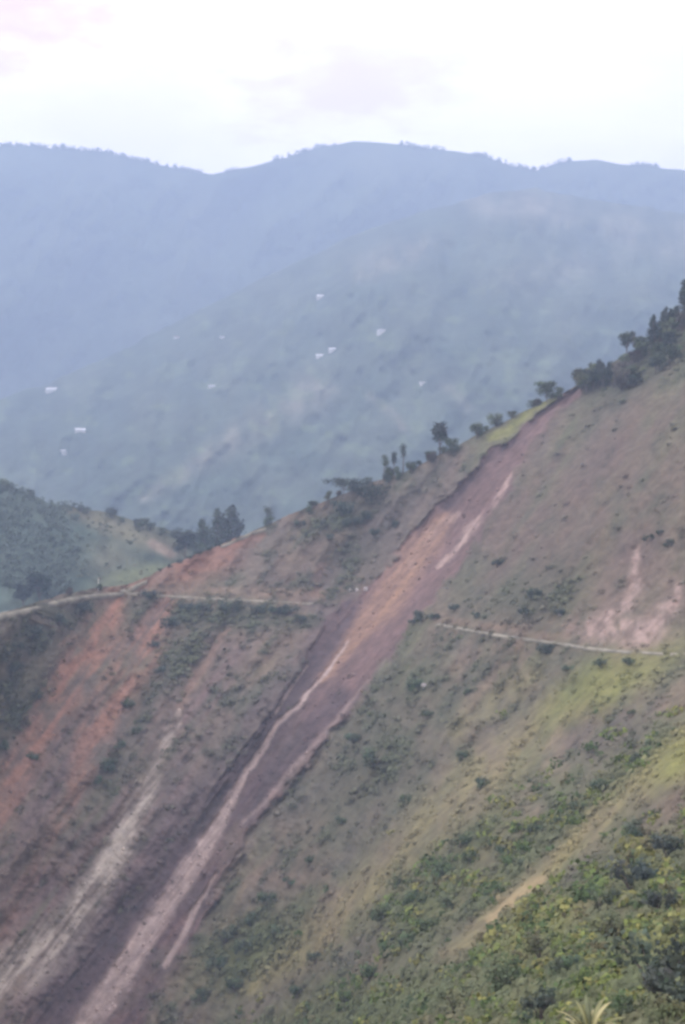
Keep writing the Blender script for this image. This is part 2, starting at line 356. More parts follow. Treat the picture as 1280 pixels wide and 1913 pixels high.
def tint_mat(name, rough=0.9, noise_scale=0.4, amt=0.35, bump=0.0, stretch=(1, 1, 1), spec=0.15):
    m, t, b = new_mat(name)
    at = t.nodes.new('ShaderNodeAttribute'); at.attribute_name = 'tint'
    tcn = t.nodes.new('ShaderNodeTexCoord'); mpn = t.nodes.new('ShaderNodeMapping'); mpn.inputs['Scale'].default_value = stretch
    t.links.new(tcn.outputs['Object'], mpn.inputs['Vector'])
    n = t.nodes.new('ShaderNodeTexNoise'); n.inputs['Scale'].default_value = noise_scale; n.inputs['Detail'].default_value = 6
    n.inputs['Roughness'].default_value = 0.65
    t.links.new(mpn.outputs[0], n.inputs['Vector'])
    mr = t.nodes.new('ShaderNodeMapRange'); mr.inputs['From Min'].default_value = 0.3; mr.inputs['From Max'].default_value = 0.7
    mr.inputs['To Min'].default_value = 1 - amt; mr.inputs['To Max'].default_value = 1 + amt
    t.links.new(n.outputs[0], mr.inputs[0])
    mul = t.nodes.new('ShaderNodeVectorMath'); mul.operation = 'SCALE'
    t.links.new(at.outputs['Color'], mul.inputs[0]); t.links.new(mr.outputs[0], mul.inputs['Scale'])
    t.links.new(mul.outputs[0], b.inputs['Base Color'])
    b.inputs['Roughness'].default_value = rough; b.inputs['Specular IOR Level'].default_value = spec
    if bump:
        bp = t.nodes.new('ShaderNodeBump'); bp.inputs['Strength'].default_value = 0.8; bp.inputs['Distance'].default_value = bump
        t.links.new(n.outputs[0], bp.inputs['Height']); t.links.new(bp.outputs[0], b.inputs['Normal'])
    return m

def plain_mat(name, col, rough=0.8, amt=0.2, scale=2.0, metal=0.0):
    m, t, b = new_mat(name)
    tcn = t.nodes.new('ShaderNodeTexCoord')
    n = t.nodes.new('ShaderNodeTexNoise'); n.inputs['Scale'].default_value = scale; n.inputs['Detail'].default_value = 5
    t.links.new(tcn.outputs['Object'], n.inputs['Vector'])
    r = t.nodes.new('ShaderNodeValToRGB')
    r.color_ramp.elements[0].position = 0.3; r.color_ramp.elements[1].position = 0.7
    r.color_ramp.elements[0].color = tuple(c * (1 - amt) for c in col) + (1,)
    r.color_ramp.elements[1].color = tuple(min(1, c * (1 + amt)) for c in col) + (1,)
    t.links.new(n.outputs[0], r.inputs[0]); t.links.new(r.outputs[0], b.inputs['Base Color'])
    b.inputs['Roughness'].default_value = rough; b.inputs['Metallic'].default_value = metal
    return m

M_SLOPE = tint_mat('slope_ground', 0.95, 0.20, 0.30, 0.6)
M_LEAF = tint_mat('leaf', 0.75, 0.6, 0.25)
M_HILL = tint_mat('far_hill_cover', 0.95, 0.012, 0.35, 6.0)
M_BARK = plain_mat('bark', (0.13, 0.10, 0.085), 0.9, 0.3, 1.5)
M_ROAD = plain_mat('dirt_road', (0.235, 0.215, 0.160), 0.95, 0.45, 0.12)
M_WALL = plain_mat('house_wall', (0.62, 0.60, 0.56), 0.8, 0.12, 0.4)
M_ROOF = plain_mat('tin_roof', (0.80, 0.81, 0.83), 0.5, 0.08, 0.3)
M_ROOF2 = plain_mat('weathered_roof', (0.45, 0.45, 0.46), 0.6, 0.2, 0.3)
M_ROOF3 = plain_mat('rusty_roof', (0.34, 0.25, 0.21), 0.8, 0.25, 0.3)
M_DOOR = plain_mat('house_door', (0.12, 0.09, 0.07), 0.7)
M_GLASS = plain_mat('house_window', (0.05, 0.06, 0.08), 0.2)
M_ROCK = plain_mat('pale_rock', (0.48, 0.44, 0.42), 0.9, 0.25, 0.9)
M_POLE = plain_mat('painted_pole', (0.66, 0.64, 0.56), 0.7, 0.1)
M_VALLEY = plain_mat('valley_ground', (0.07, 0.085, 0.05), 0.95, 0.3, 0.004)

# ------------------------------------------------------------------ near slope mesh
xs = np.concatenate([np.arange(-740, -30, 14), np.arange(-30, 1310, 2.8), np.arange(1310, 2010, 14), np.arange(2010, 5000, 70)])
NR = 440
rr = ridge_row(xs)
tt = np.linspace(0, 1, NR)
PX = np.repeat(xs[None, :], NR, 0)
PY = rr[None, :] + (2080 - rr[None, :]) * (tt[:, None] ** 1.12)
Z = zones(PX, PY)
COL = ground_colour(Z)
P = pos(PX, PY, surf_D(PX, PY, Z))
# the far side of the ridge, falling away, and a skirt down to the valley floor in front
back = []
r0 = P[0]
for k in range(1, 13):
    q = r0.copy(); q[:, 1] += 9.0 * k ** 1.15; q[:, 0] += 2.0 * k
    q[:, 2] -= 1.2 * k ** 1.55 + 1.5 * fbm(xs / 40 + k * .3, xs * 0 + k * .4, 3, 71)
    back.append(q)
# the hillside carries on below the frame and rises again under the photographer
NA = 14
last = P[-1]; nc0 = P.shape[1]
aim = np.stack([np.interp(xs, [-740, 640, 2000, 5000], [-150, 0, 60, 190]), np.full(nc0, -70.0), np.full(nc0, -7.0)], -1)
apron = []
for k in range(1, NA + 1):
    f = (k / NA) ** 1.2
    q = last * (1 - f) + aim * f
    q[:, 2] += 1.2 * f * (1 - f) * 4 * fbm(q[:, 0] / 18, q[:, 1] / 18, 3, 72)
    apron.append(q)
ALL = np.concatenate([np.stack(back[::-1]), P, np.stack(apron)], 0)
COLA = np.concatenate([np.repeat(COL[:1], 12, 0), COL, np.repeat(COL[-1:], NA, 0)], 0)
nr, nc = ALL.shape[:2]
idx = np.arange(nr * nc).reshape(nr, nc)
quads = np.stack([idx[:-1, :-1], idx[1:, :-1], idx[1:, 1:], idx[:-1, 1:]], -1).reshape(-1, 4)
def facemean(a):
    full = np.concatenate([np.zeros((12, nc)), a, np.repeat(a[-1:], NA, 0) * (np.arange(NA) < 3)[:, None]], 0)
    return (full[:-1, :-1] + full[1:, :-1] + full[1:, 1:] + full[:-1, 1:]).reshape(-1) / 4
fm = {k: facemean(Z[k]) for k in ('slide', 'red1', 'red2', 'gravel_zone', 'pink_zone')}
owner = np.zeros(len(quads), int)
owner[fm['pink_zone'] > .6] = 5
owner[fm['gravel_zone'] > .5] = 4
owner[fm['red2'] > .5] = 3
owner[fm['red1'] > .5] = 2
owner[fm['slide'] > .5] = 1
V = ALL.reshape(-1, 3); VC = COLA.reshape(-1, 3)
# vertex normals of the whole sheet, so the pieces shade as one
e1 = V[quads[:, 2]] - V[quads[:, 0]]; e2 = V[quads[:, 3]] - V[quads[:, 1]]
fn = np.cross(e1, e2)
VN = np.zeros_like(V)
for k in range(4): np.add.at(VN, quads[:, k], fn)
VN /= np.maximum(np.linalg.norm(VN, axis=1, keepdims=True), 1e-9)
SLOPE_PARTS = [('hillside', 'scrub covered mountain slope falling from the upper right ridge to the lower left'),
               ('landslide_scar', 'long mauve brown landslide scar running down from the ridge to the lower left'),
               ('red_soil_chute', 'bright orange red eroded chute below the road bend'),
               ('red_soil_chute', 'faded red eroded chute just right of the brighter red one'),
               ('gravel_chute', 'pale grey gravel chute left of the landslide scar'),
               ('eroded_bank', 'pinkish bare bank above the right hand road')]
for k, (nm, lab) in enumerate(SLOPE_PARTS):
    f = quads[owner == k]
    used, inv = np.unique(f, return_inverse=True)
    o = mesh_np(nm, V[used], inv.reshape(f.shape), M_SLOPE, smooth=True, cols=VC[used])
    o.data.normals_split_custom_set_from_vertices(VN[used].tolist())
    tag(o, lab, 'slope' if k == 0 else 'eroded ground', kind='structure')

# ------------------------------------------------------------------ far hills
def ridge_fn(pts, jit, seed):
    a = np.array(pts, float)
    def f(px):
        r = np.interp(px, a[:, 0], a[:, 1])
        return r + jit * fbm(px / 40.0, px * 0 + seed, 4, seed)
    return f

def hill_D(px, py, row, dtop, dbot, rbot, seed, rel):
    r = row(px); t = np.clip((py - r) / np.maximum(rbot - r, 1), 0, 1)
    top = np.interp(px, [q[0] for q in dtop], [q[1] for q in dtop])
    D = 1 / ((1 - t) / top + t / dbot)
    c = px * 0.8 + py * 0.6; a = -px * 0.6 + py * 0.8
    n = fbm(c / 150, a / 340, 4, seed + 3) + 0.45 * fbm(c / 45, a / 110, 4, seed + 9) + .12 * fbm(px / 14, py / 14, 3, seed + 12)
    return D * (1 + rel * n * sstep(0, .08, t))

def hill(name, label, row, dtop, dbot, rbot, colour, seed, rel, step=6, nrow=150, back_drop=1.0):
    hx = np.concatenate([np.arange(-760, -40, 24), np.arange(-40, 1320, step), np.arange(1320, 2040, 24)])
    r = row(hx); t = np.linspace(0, 1, nrow)
    HX = np.repeat(hx[None], nrow, 0); HY = r[None] + (rbot - r[None]) * t[:, None]
    Dm = hill_D(HX, HY, row, dtop, dbot, rbot, seed, rel)
    Pm = pos(HX, HY, Dm)
    cols = colour(HX, HY)
    bk = []
    for k in range(1, 7):
        q = Pm[0].copy(); q[:, 1] += .012 * k * q[:, 1]; q[:, 2] -= (.0035 * k ** 1.5) * q[:, 1] * back_drop
        bk.append(q)
    A = np.concatenate([np.stack(bk[::-1]), Pm], 0); CA = np.concatenate([np.repeat(cols[:1], 6, 0), cols], 0)
    a, b = A.shape[:2]; ii = np.arange(a * b).reshape(a, b)
    fq = np.stack([ii[:-1, :-1], ii[1:, :-1], ii[1:, 1:], ii[:-1, 1:]], -1).reshape(-1, 4)
    o = mesh_np(name, A.reshape(-1, 3), fq, M_HILL, smooth=True, cols=CA.reshape(-1, 3))
    tag(o, label, 'mountain', kind='structure')
    return lambda px, py: pos(np.asarray(px, float), np.asarray(py, float), hill_D(np.asarray(px, float), np.asarray(py, float), row, dtop, dbot, rbot, seed, rel))

def col_far(X, Y):
    c = np.zeros(X.shape + (3,)) + np.array((0.055, 0.075, 0.045))
    n = fbm(X / 90, Y / 90, 4, 101); n2 = fbm(X / 30, Y / 40, 4, 102)
    c = mixc(c, np.clip(.3 + n, 0, 1) * .5, (0.11, 0.115, 0.07))
    return c * (1 + .35 * n2[..., None])

def col_mid(X, Y):
    n = fbm(X / 70, Y / 60, 4, 111); n2 = fbm(X / 24, Y / 28, 4, 112)
    c = np.zeros(X.shape + (3,)) + np.array((0.055, 0.078, 0.055))
    c = mixc(c, np.clip(.3 + .8 * n, 0, 1) * .5, (0.125, 0.135, 0.085))
    tan = np.maximum.reduce([blob(X, Y, 975, 385, 120, 30, 8, .8), blob(X, Y, 740, 480, 80, 26, -20, .8), blob(X, Y, 1210, 430, 110, 40, 10, .8) * .8,
                             stroke(X, Y, [(590, 730, 40), (480, 790, 26), (380, 860, 18), (270, 930, 10)], .9) * .9,
                             stroke(X, Y, [(690, 740, 8), (740, 780, 8), (752, 800, 6)], .9),
                             stroke(X, Y, [(830, 720, 10), (870, 760, 12)], .9) * .6, blob(X, Y, 1060, 500, 120, 26, -12, .9) * .5])
    c = mixc(c, np.clip(tan * (.30 + .4 * n2), 0, .5), (0.27, 0.225, 0.165))
    fields = sstep(.25, .5, fbm(X / 34, Y / 20, 2, 115)) * sstep(480, 560, Y)
    c = mixc(c, fields * .3, (0.17, 0.22, 0.10))
    return c * (1 + .4 * n2[..., None])

def col_near(X, Y):
    n = fbm(X / 50, Y / 40, 4, 121); n2 = fbm(X / 14, Y / 14, 4, 122)
    c = np.zeros(X.shape + (3,)) + np.array((0.045, 0.066, 0.052))
    c = mixc(c, sstep(190, 90, X + 12 * n2) * .8, (0.065, 0.090, 0.072))
    tan = np.maximum(stroke(X, Y, [(130, 950, 10), (200, 975, 20), (280, 1010, 22), (340, 1030, 14)], .9), blob(X, Y, 210, 1040, 60, 30, -10, .9) * .5)
    c = mixc(c, np.clip(tan + .3 * n, 0, 1) * .7, (0.165, 0.150, 0.095))
    c = mixc(c, stroke(X, Y, [(285, 1015, 8), (320, 1035, 9)], .8) * .7, (0.28, 0.21, 0.16))
    c = mixc(c, blob(X, Y, 250, 1075, 70, 16, -15, .8) * .6, (0.17, 0.18, 0.085))
    return c * (1 + .45 * n2[..., None])

ROW_FAR = ridge_fn([(-760, 330), (-400, 300), (0, 272), (40, 270), (100, 277), (190, 283), (270, 300), (330, 316), (400, 326), (470, 309), (540, 293),
                    (600, 274), (660, 264), (720, 267), (770, 274), (850, 281), (900, 293), (950, 309), (1000, 319), (1050, 304), (1110, 299),
                    (1180, 307), (1280, 319), (1700, 350), (2040, 380)], 3.0, 81)
ROW_MID = ridge_fn([(-760, 930), (-400, 850), (0, 745), (100, 712), (200, 668), (330, 600), (500, 515), (660, 440), (780, 398), (900, 364), (1000, 352),
                    (1100, 372), (1280, 398), (1700, 440), (2040, 500)], 5.0, 82)
ROW_NEAR = ridge_fn([(-760, 800), (-300, 860), (0, 906), (40, 916), (90, 938), (150, 948), (200, 956), (250, 974), (330, 992), (400, 1002), (500, 1014),
                     (700, 1020), (1100, 1040), (2040, 1100)], 4.0, 83)
on_far = hill('hills', 'far blue mountain ridge along the skyline', ROW_FAR, [(-760, 5400), (2040, 5400)], 4250, 1060, col_far, 91, .05, 5, 170)
on_mid = hill('hills', 'hazy middle mountain with houses and sandy spurs', ROW_MID, [(-760, 3100), (0, 3350), (500, 3750), (1000, 4050), (2040, 4050)], 1520, 1330, col_mid, 92, .07, 5, 190)
on_near = hill('hills', 'dark wooded hill at the left beyond the road', ROW_NEAR, [(-760, 1000), (0, 1020), (300, 960), (2040, 900)], 720, 1330, col_near, 93, .02, 4, 160)

gx = np.linspace(-7000, 7000, 41); gy = np.linspace(-900, 6800, 41)
GX, GY = np.meshgrid(gx, gy); GZ = -190 + 1.5 * fbm(GX / 400, GY / 400, 3, 95)
ii = np.arange(41 * 41).reshape(41, 41)
g = mesh_np('ground', np.stack([GX, GY, GZ], -1).reshape(-1, 3), np.stack([ii[:-1, :-1], ii[:-1, 1:], ii[1:, 1:], ii[1:, :-1]], -1).reshape(-1, 4), M_VALLEY, smooth=True)
tag(g, 'valley floor below the slopes', 'ground', kind='structure')

# ------------------------------------------------------------------ roads: a shelf with a spoil bank on its outer edge
def road(label, pts, half_in=2.5, half_out=2.6, bank=3.0, n=90):
    a = np.array(pts, float)
    d = np.concatenate([[0], np.cumsum(np.hypot(np.diff(a[:, 0]), np.diff(a[:, 1])))])
    s = np.linspace(0, d[-1], n)
    x = np.interp(s, d, a[:, 0]); y = np.interp(s, d, a[:, 1])
    y = np.convolve(np.pad(y, 4, mode='edge'), np.ones(9) / 9, 'valid')
    p = pos(x, y, base_D(x, y) + 0.0)
    c = on_slope(x, y)
    for kk in range(3): c[1:-1] = (c[:-2] + 2 * c[1:-1] + c[2:]) / 4
    b = pos(x, y + 8, base_D(x, y + 8)); rgt = pos(x + 8, y, base_D(x + 8, y))
    nrm = np.cross(rgt - p, b - p); nrm *= np.sign(nrm[:, 2:3])
    h = nrm.copy(); h[:, 2] = 0; h /= np.linalg.norm(h, axis=1, keepdims=True)
    wv = 1 + .25 * fbm(s / 14, s * 0, 3, 131)[:, None]
    rows = [c - h * half_in, c + h * half_out * wv]
    rows[0][:, 2] += .05
    rows.append(c + h * (half_out + .5) * wv + np.array((0, 0, -.5)))
    rows.append(c + h * (half_out + 1.0) - np.array((0, 0, 1)) * bank * (1 + .4 * fbm(s / 9, s * 0 + 4, 3, 132))[:, None])
    rows.append(c - h * 1.0 - np.array((0, 0, bank + 3.0)))
    G = np.stack(rows); m = G.shape[1]; k = np.arange(G.shape[0] * m).reshape(G.shape[0], m)
    f = np.stack([k[:-1, :-1], k[:-1, 1:], k[1:, 1:], k[1:, :-1]], -1).reshape(-1, 4)
    o = mesh_np('road', G.reshape(-1, 3), f, M_ROAD, smooth=True)
    return tag(o, label, 'road', kind='structure')
road('pale dirt road from the left edge up to the bend',
     [(-120, 1180), (0, 1147), (50, 1136), (100, 1122), (150, 1112), (190, 1108), (225, 1106), (262, 1107)], 2.2, 1.2, 1.6)
road('thin dirt road from the bend to the broken edge of the landslide',
     [(262, 1107), (320, 1112), (400, 1117), (470, 1120), (540, 1124), (592, 1127)], 1.6, .7, 1.0)
road('thin pale dirt road crossing the slope right of the landslide',
     [(820, 1163), (870, 1174), (930, 1184), (1000, 1194), (1060, 1202), (1120, 1211), (1200, 1217), (1320, 1222)], 1.5, .5, .7)
road('short pale stretch of road on the ridge behind the red bank', [(415, 1020), (445, 1006), (475, 992), (500, 984)], 2.0, 1.6, 1.2, 24)
road('short bright stretch of road climbing from the bend', [(222, 1104), (240, 1098), (258, 1090), (276, 1082)], 2.0, 1.8, 1.6, 24)

# ------------------------------------------------------------------ foliage
def leaves(cen, rad, n, size, rng, face=(-.25, -.35, .55), spread=.5):
    """n leaf quads spread through each ellipsoid clump; returns verts, faces, clump index per vertex, height in clump."""
    m = len(cen)
    d = rng.normal(size=(m, n, 3)); d /= np.linalg.norm(d, axis=-1, keepdims=True)
    r = rng.random((m, n, 1)) ** 0.45
    rad3 = np.broadcast_to(rad.reshape(m, 1, -1), (m, n, 3)) if rad.ndim == 2 else rad[:, None, None]
    p = cen[:, None, :] + d * r * rad3
    nn = d * .9 + np.array(face) + rng.normal(size=(m, n, 3)) * spread          # leaves mostly face out and up
    nn /= np.maximum(np.linalg.norm(nn, axis=-1, keepdims=True), 1e-6)
    a = np.cross(nn, rng.normal(size=(m, n, 3))); a /= np.maximum(np.linalg.norm(a, axis=-1, keepdims=True), 1e-6)
    b = np.cross(nn, a)
    sz = np.broadcast_to(np.asarray(size).reshape(-1, 1, 1), (m, 1, 1)) * (0.6 + 0.8 * rng.random((m, n, 1)))
    v = np.stack([p - a * sz, p - b * sz * .7, p + a * sz, p + b * sz * .7], 2).reshape(-1, 3)
    f = np.arange(len(v)).reshape(-1, 4)
    ci = np.repeat(np.arange(m), n * 4)
    return v, f, ci

def tube(path, rads, seg=6):
    path = np.array(path, float); vs, fs = [], []
    for i, (p, r) in enumerate(zip(path, rads)):
        t = path[min(i + 1, len(path) - 1)] - path[max(i - 1, 0)]; t /= np.linalg.norm(t)
        a = np.cross(t, (0.31, 0.95, 0.1)); a /= np.linalg.norm(a); b = np.cross(t, a)
        for k in range(seg):
            th = 2 * math.pi * k / seg
            vs.append(p + r * (math.cos(th) * a + math.sin(th) * b))
    for i in range(len(path) - 1):
        for k in range(seg):
            fs.append((i * seg + k, i * seg + (k + 1) % seg, (i + 1) * seg + (k + 1) % seg, (i + 1) * seg + k))
    fs.append(tuple(range(seg))[::-1]); fs.append(tuple((len(path) - 1) * seg + k for k in range(seg)))
    return vs, fs

def join(parts):
    V_, F_ = [], []
    for v, f in parts:
        o = len(V_); V_.extend(v); F_.extend([tuple(i + o for i in q) for q in f])
    return V_, F_

GREENS = {'deep': (0.034, 0.048, 0.038), 'dark': (0.058, 0.074, 0.056), 'mid': (0.082, 0.106, 0.062), 'pale': (0.12, 0.145, 0.085), 'olive': (0.11, 0.12, 0.06), 'brown': (0.10, 0.085, 0.07),
          'fresh': (0.085, 0.112, 0.055)}

def make_tree(base, H, W, kind, tone, seed, label, group=None, name='tree', cat='tree'):
    rng = np.random.default_rng(seed)
    t = empty(name, base, rng.random() * 6.28)
    tag(t, label, cat, group)
    lean = rng.normal(size=2) * .04 * H
    clear = {'round': .38, 'bush': .10, 'tall': .15, 'slender': .5, 'umbrella': .55, 'conifer': .10}[kind]
    top = H * .9 if kind != 'umbrella' else H * .8
    r0 = max(.16, H * .022)
    parts = [tube([(0, 0, -1.5), (lean[0] * .2, lean[1] * .2, H * .25), (lean[0] * .6, lean[1] * .6, H * .55), (lean[0], lean[1], top)], [r0 * 1.3, r0, r0 * .7, r0 * .2])]
    cen, rad = [], []
    nb = {'round': 15, 'bush': 14, 'tall': 18, 'slender': 6, 'umbrella': 13, 'conifer': 16}[kind]
    for k in range(nb):
        a = rng.random() * 6.28; f = (k + .5) / nb
        if kind in ('round', 'bush'):
            hz = H * (clear + (1 - clear) * (.18 + .68 * rng.random())); rr_ = W * .5 * (.25 + .45 * rng.random()); cr_ = W * (.20 + .12 * rng.random()); sq = .9
        elif kind in ('tall', 'conifer'):
            prof = math.sin(math.pi * min(1, .18 + f * .8)) if kind == 'tall' else (1.05 - f)
            hz = H * (clear + (.92 - clear) * f); rr_ = W * .32 * prof * (.4 + .8 * rng.random()); cr_ = W * (.16 + .20 * prof) * (.7 + .5 * rng.random()); sq = 1.15
        elif kind == 'slender':
            hz = H * (.55 + .36 * f); rr_ = W * .18 * rng.random(); cr_ = W * (.28 + .12 * rng.random()); sq = 1.2
        else:
            hz = H * (.68 + .2 * rng.random()); rr_ = W * .40 * math.sqrt((k + .3) / nb) * 1.05; cr_ = W * (.13 + .06 * rng.random()); sq = .62
        c = np.array((math.cos(a) * rr_ + lean[0] * hz / H, math.sin(a) * rr_ + lean[1] * hz / H, hz))
        cen.append(c); rad.append((cr_, cr_, min(cr_ * sq, max(.4, H - hz))))
        s0 = np.array((lean[0] * .5, lean[1] * .5, max(H * clear * .6, hz - rr_ * 1.1 - H * .12)))
        parts.append(tube([s0, (s0 + c) / 2 + (0, 0, -.02 * H), c], [r0 * .5, r0 * .32, r0 * .12], 5))
    v, f = join(parts)
    mesh_np('trunk', v, f, M_BARK, t, True)
    cen = np.array(cen); rad = np.array(rad)
    n = 75
    lv, lf, ci = leaves(cen, rad, n, np.full(len(cen), max(.18, .042 * min(H, W * 1.4))), rng)
    base_c = np.array(GREENS[tone])
    cc = base_c * (0.75 + .55 * rng.random((len(cen), 1))) * (1 + rng.normal(size=(len(cen), 3)) * .06)
    lc = cc[ci] * np.repeat(.8 + .4 * rng.random((len(lv) // 4, 1)), 4, 0)
    mesh_np('crown', lv, lf, M_LEAF, t, False, np.clip(lc, .01, 1))
    return t

def at_slope(px, py):
    py = max(py, float(ridge_row(np.array([float(px)]))[0]) + 1.5)
    return on_slope(np.array([float(px)]), np.array([float(py)]))[0]

def tree_px(fn, px, py, hpx, wpx, kind, tone, seed, label, group=None, name='tree', cat='tree'):
    b = at_slope(px, py) if fn is None else fn(np.array([float(px)]), np.array([float(py)]))[0]
    m = b[1] / F
    return make_tree(tuple(b), hpx * m, wpx * m, kind, tone, seed, label, group, name, cat)

RT = [  # ridge trees one can tell apart
    (822, 848, 64, 34, 'round', 'dark', 'lone round topped dark tree on a thin trunk, standing clear on the ridge crest'),
    (846, 850, 34, 36, 'bush', 'mid', 'low bushy tree at the foot of the lone round topped tree'),
    (806, 866, 28, 22, 'bush', 'brown', 'small brownish bush on the crest below the lone round topped tree'),
    (753, 884, 58, 20, 'slender', 'dark', 'tallest of three thin stemmed trees on the crest'),
    (736, 890, 48, 19, 'slender', 'dark', 'middle one of three thin stemmed trees on the crest'),
    (716, 897, 50, 20, 'slender', 'mid', 'lowest and palest of three thin stemmed trees on the crest'),
    (891, 820, 32, 28, 'bush', 'mid', 'grey green bush on the crest uphill of the lone tree'),
    (927, 797, 27, 36, 'bush', 'pale', 'pale rounded bush on the crest beside the yellow green grass'),
    (1022, 752, 40, 40, 'round', 'mid', 'grey green bushy tree at the head of the landslide'),
    (1042, 745, 24, 22, 'bush', 'pale', 'small pale bush right beside the head of the landslide'),
    (642, 928, 36, 82, 'umbrella', 'dark', 'wide flat topped tree spreading over the ridge'),
    (668, 922, 26, 34, 'bush', 'dark', 'dark bush touching the wide flat topped tree'),
    (700, 940, 44, 78, 'bush', 'dark', 'broad dark thicket just below the three thin stemmed trees'),
    (725, 902, 30, 18, 'tall', 'mid', 'upright bush standing under the three thin stemmed trees'),
    (742, 898, 28, 16, 'tall', 'mid', 'narrow upright bush between the thin stemmed trees and the crest'),
    (768, 884, 20, 22, 'bush', 'mid', 'small green bush on the crest right of the thin stemmed trees'),
    (1170, 665, 48, 30, 'round', 'dark', 'dark round headed tree poking above the left part of the grove'),
    (1192, 655, 28, 22, 'bush', 'brown', 'brownish low tree next to the dark round headed one'),
    (1108, 722, 46, 24, 'round', 'pale', 'pale greyish tree at the lower end of the grove'),
    (1278, 606, 88, 40, 'conifer', 'dark', 'tall dark conifer at the top of the ridge, cut by the frame edge'),
    (578, 962, 18, 14, 'bush', 'mid', 'tiny bush on the crest left of the wide flat topped tree'),
    (60, 1078, 12, 30, 'bush', 'mid', 'low bush beyond the road above the round pair of trees'),
    (130, 1112, 16, 16, 'bush', 'brown', 'small brown bush beside the road left of the bend'),
    (186, 1104, 14, 12, 'bush', 'mid', 'small bush beside the pale roadside pole'),
]
k = 200
for r in RT:
    fn = on_near if r[1] < 1085 and r[0] < 100 else None
    tree_px(fn, *r[:6], k, r[6]); k += 1
NT = [  # trees beyond the ridge on the left
    (433, 1026, 86, 42, 'tall', 'dark', 'tallest dark tree of the clump behind the red bank'),
    (406, 1030, 84, 32, 'tall', 'mid', 'green upright tree left of the tallest dark tree behind the red bank'),
    (384, 1032, 66, 28, 'tall', 'mid', 'shorter green tree at the left end of the clump behind the red bank'),
    (420, 1028, 62, 30, 'round', 'mid', 'rounded tree tucked between the tall ones behind the red bank'),
    (346, 1052, 58, 44, 'round', 'dark', 'solitary dark rounded tree below the clump, left of the red bank'),
    (372, 1046, 34, 34, 'bush', 'mid', 'low green bush between the solitary rounded tree and the clump'),
    (500, 1012, 68, 24, 'round', 'mid', 'faint tree top showing behind the ridge right of the clump'),
    (76, 1130, 62, 50, 'round', 'deep', 'larger of the two dark round trees beside the left road'),
    (44, 1138, 48, 38, 'round', 'deep', 'smaller of the two dark round trees beside the left road'),
]
for r in NT:
    tree_px(on_near, *r[:6], k, r[6]); k += 1
rng = np.random.default_rng(5)
for px, py, h in [(6, 914, 26), (22, 920, 14), (56, 930, 20), (152, 956, 16), (163, 960, 18), (208, 968, 26), (228, 976, 14), (258, 986, 22),
                  (268, 989, 28), (281, 994, 24), (304, 998, 16), (332, 1004, 26), (352, 1006, 22), (366, 1008, 20)]:
    tree_px(on_near, px, py, h * .8, h * 1.0, 'bush', ['dark', 'mid'][k % 2], k, 'small hazy tree in the row along the crest of the wooded left hill', 'trees along the left hill crest'); k += 1
for i in range(9):      # poplar-like tall ones at the top of the grove
    px, py, h = [(1216, 648, 54), (1224, 646, 62), (1233, 642, 64), (1243, 636, 66), (1252, 630, 56), (1118, 726, 56), (1128, 728, 54), (1138, 722, 48), (1264, 620, 50)][i]
    tree_px(None, px, py, h, 21, 'tall', 'dark', k, ['slim dark tree in the tall row at the top of the grove', 'slim dark tree at the lower left tip of the grove'][1 if 5 <= i < 8 else 0],
            ['slim trees at the top of the grove', 'slim trees at the lower tip of the grove'][1 if 5 <= i < 8 else 0]); k += 1
for i in range(26):     # the grove itself
    f = rng.random(); px = 1086 + 205 * f
    lo = np.interp(px, [1086, 1130, 1200, 1290], [736, 742, 722, 672]); hi = np.interp(px, RIDGE[:, 0], RIDGE[:, 1]) + 8
    py = hi + (lo - hi) * rng.random()
    tree_px(None, px, py, 30 + 18 * rng.random(), 26 + 14 * rng.random(), ['round', 'bush'][i % 2], ['mid', 'dark', 'olive', 'brown', 'pale'][i % 5], k,
            'dense dark tree inside the grove covering the ridge at upper right', 'trees massed in the ridge grove'); k += 1

for i in range(22):     # the thin broken line of bushes along the crest
    px = 560 + 500 * rng.random()
    if 800 < px < 860 and i % 2: continue
    tree_px(None, px, 0, 10 + 12 * rng.random() ** 1.5, 12 + 16 * rng.random(), 'bush', ['mid', 'olive', 'dark', 'pale', 'brown'][i % 5], k,
            'small low bush in the broken line along the crest left of the landslide head', 'small bushes along the crest', 'crest_bush', 'bush'); k += 1

# hedge-like dark scrub on the crest above the red bank
def shrub(px, py, wpx, tone, seed, label, group, name='shrub', cat='shrub', hf=.75):
    rng = np.random.default_rng(seed)
    b = at_slope(px, py); m = b[1] / F; W = wpx * m; H = W * hf
    n = 9
    cen = np.stack([(rng.random(n) - .5) * W * .75, (rng.random(n) - .5) * W * .75, H * (.2 + .45 * rng.random(n))], -1)
    r = W * (.16 + .13 * rng.random(n))
    lv, lf, ci = leaves(cen, np.stack([r, r, r * .85], -1), 60, np.full(n, max(.10, W * .045)), rng)
    cc = np.array(GREENS[tone]) * (.75 + .6 * rng.random((n, 1))) * (1 + rng.normal(size=(n, 3)) * .07)
    lc = cc[ci] * np.repeat(.8 + .4 * rng.random((len(lv) // 4, 1)), 4, 0)
    t = empty(name, tuple(b), 0); tag(t, label, cat, group)
    parts = [tube([(0, 0, -1.0), tuple(c * (.4, .4, .5)), tuple(c)], [W * .022, W * .016, W * .006], 5) for c in cen[:5]]
    v, f = join(parts)
    mesh_np('stem', v, f, M_BARK, t, True)
    mesh_np('foliage', lv, lf, M_LEAF, t, False, np.clip(lc, .01, 1))
    return t
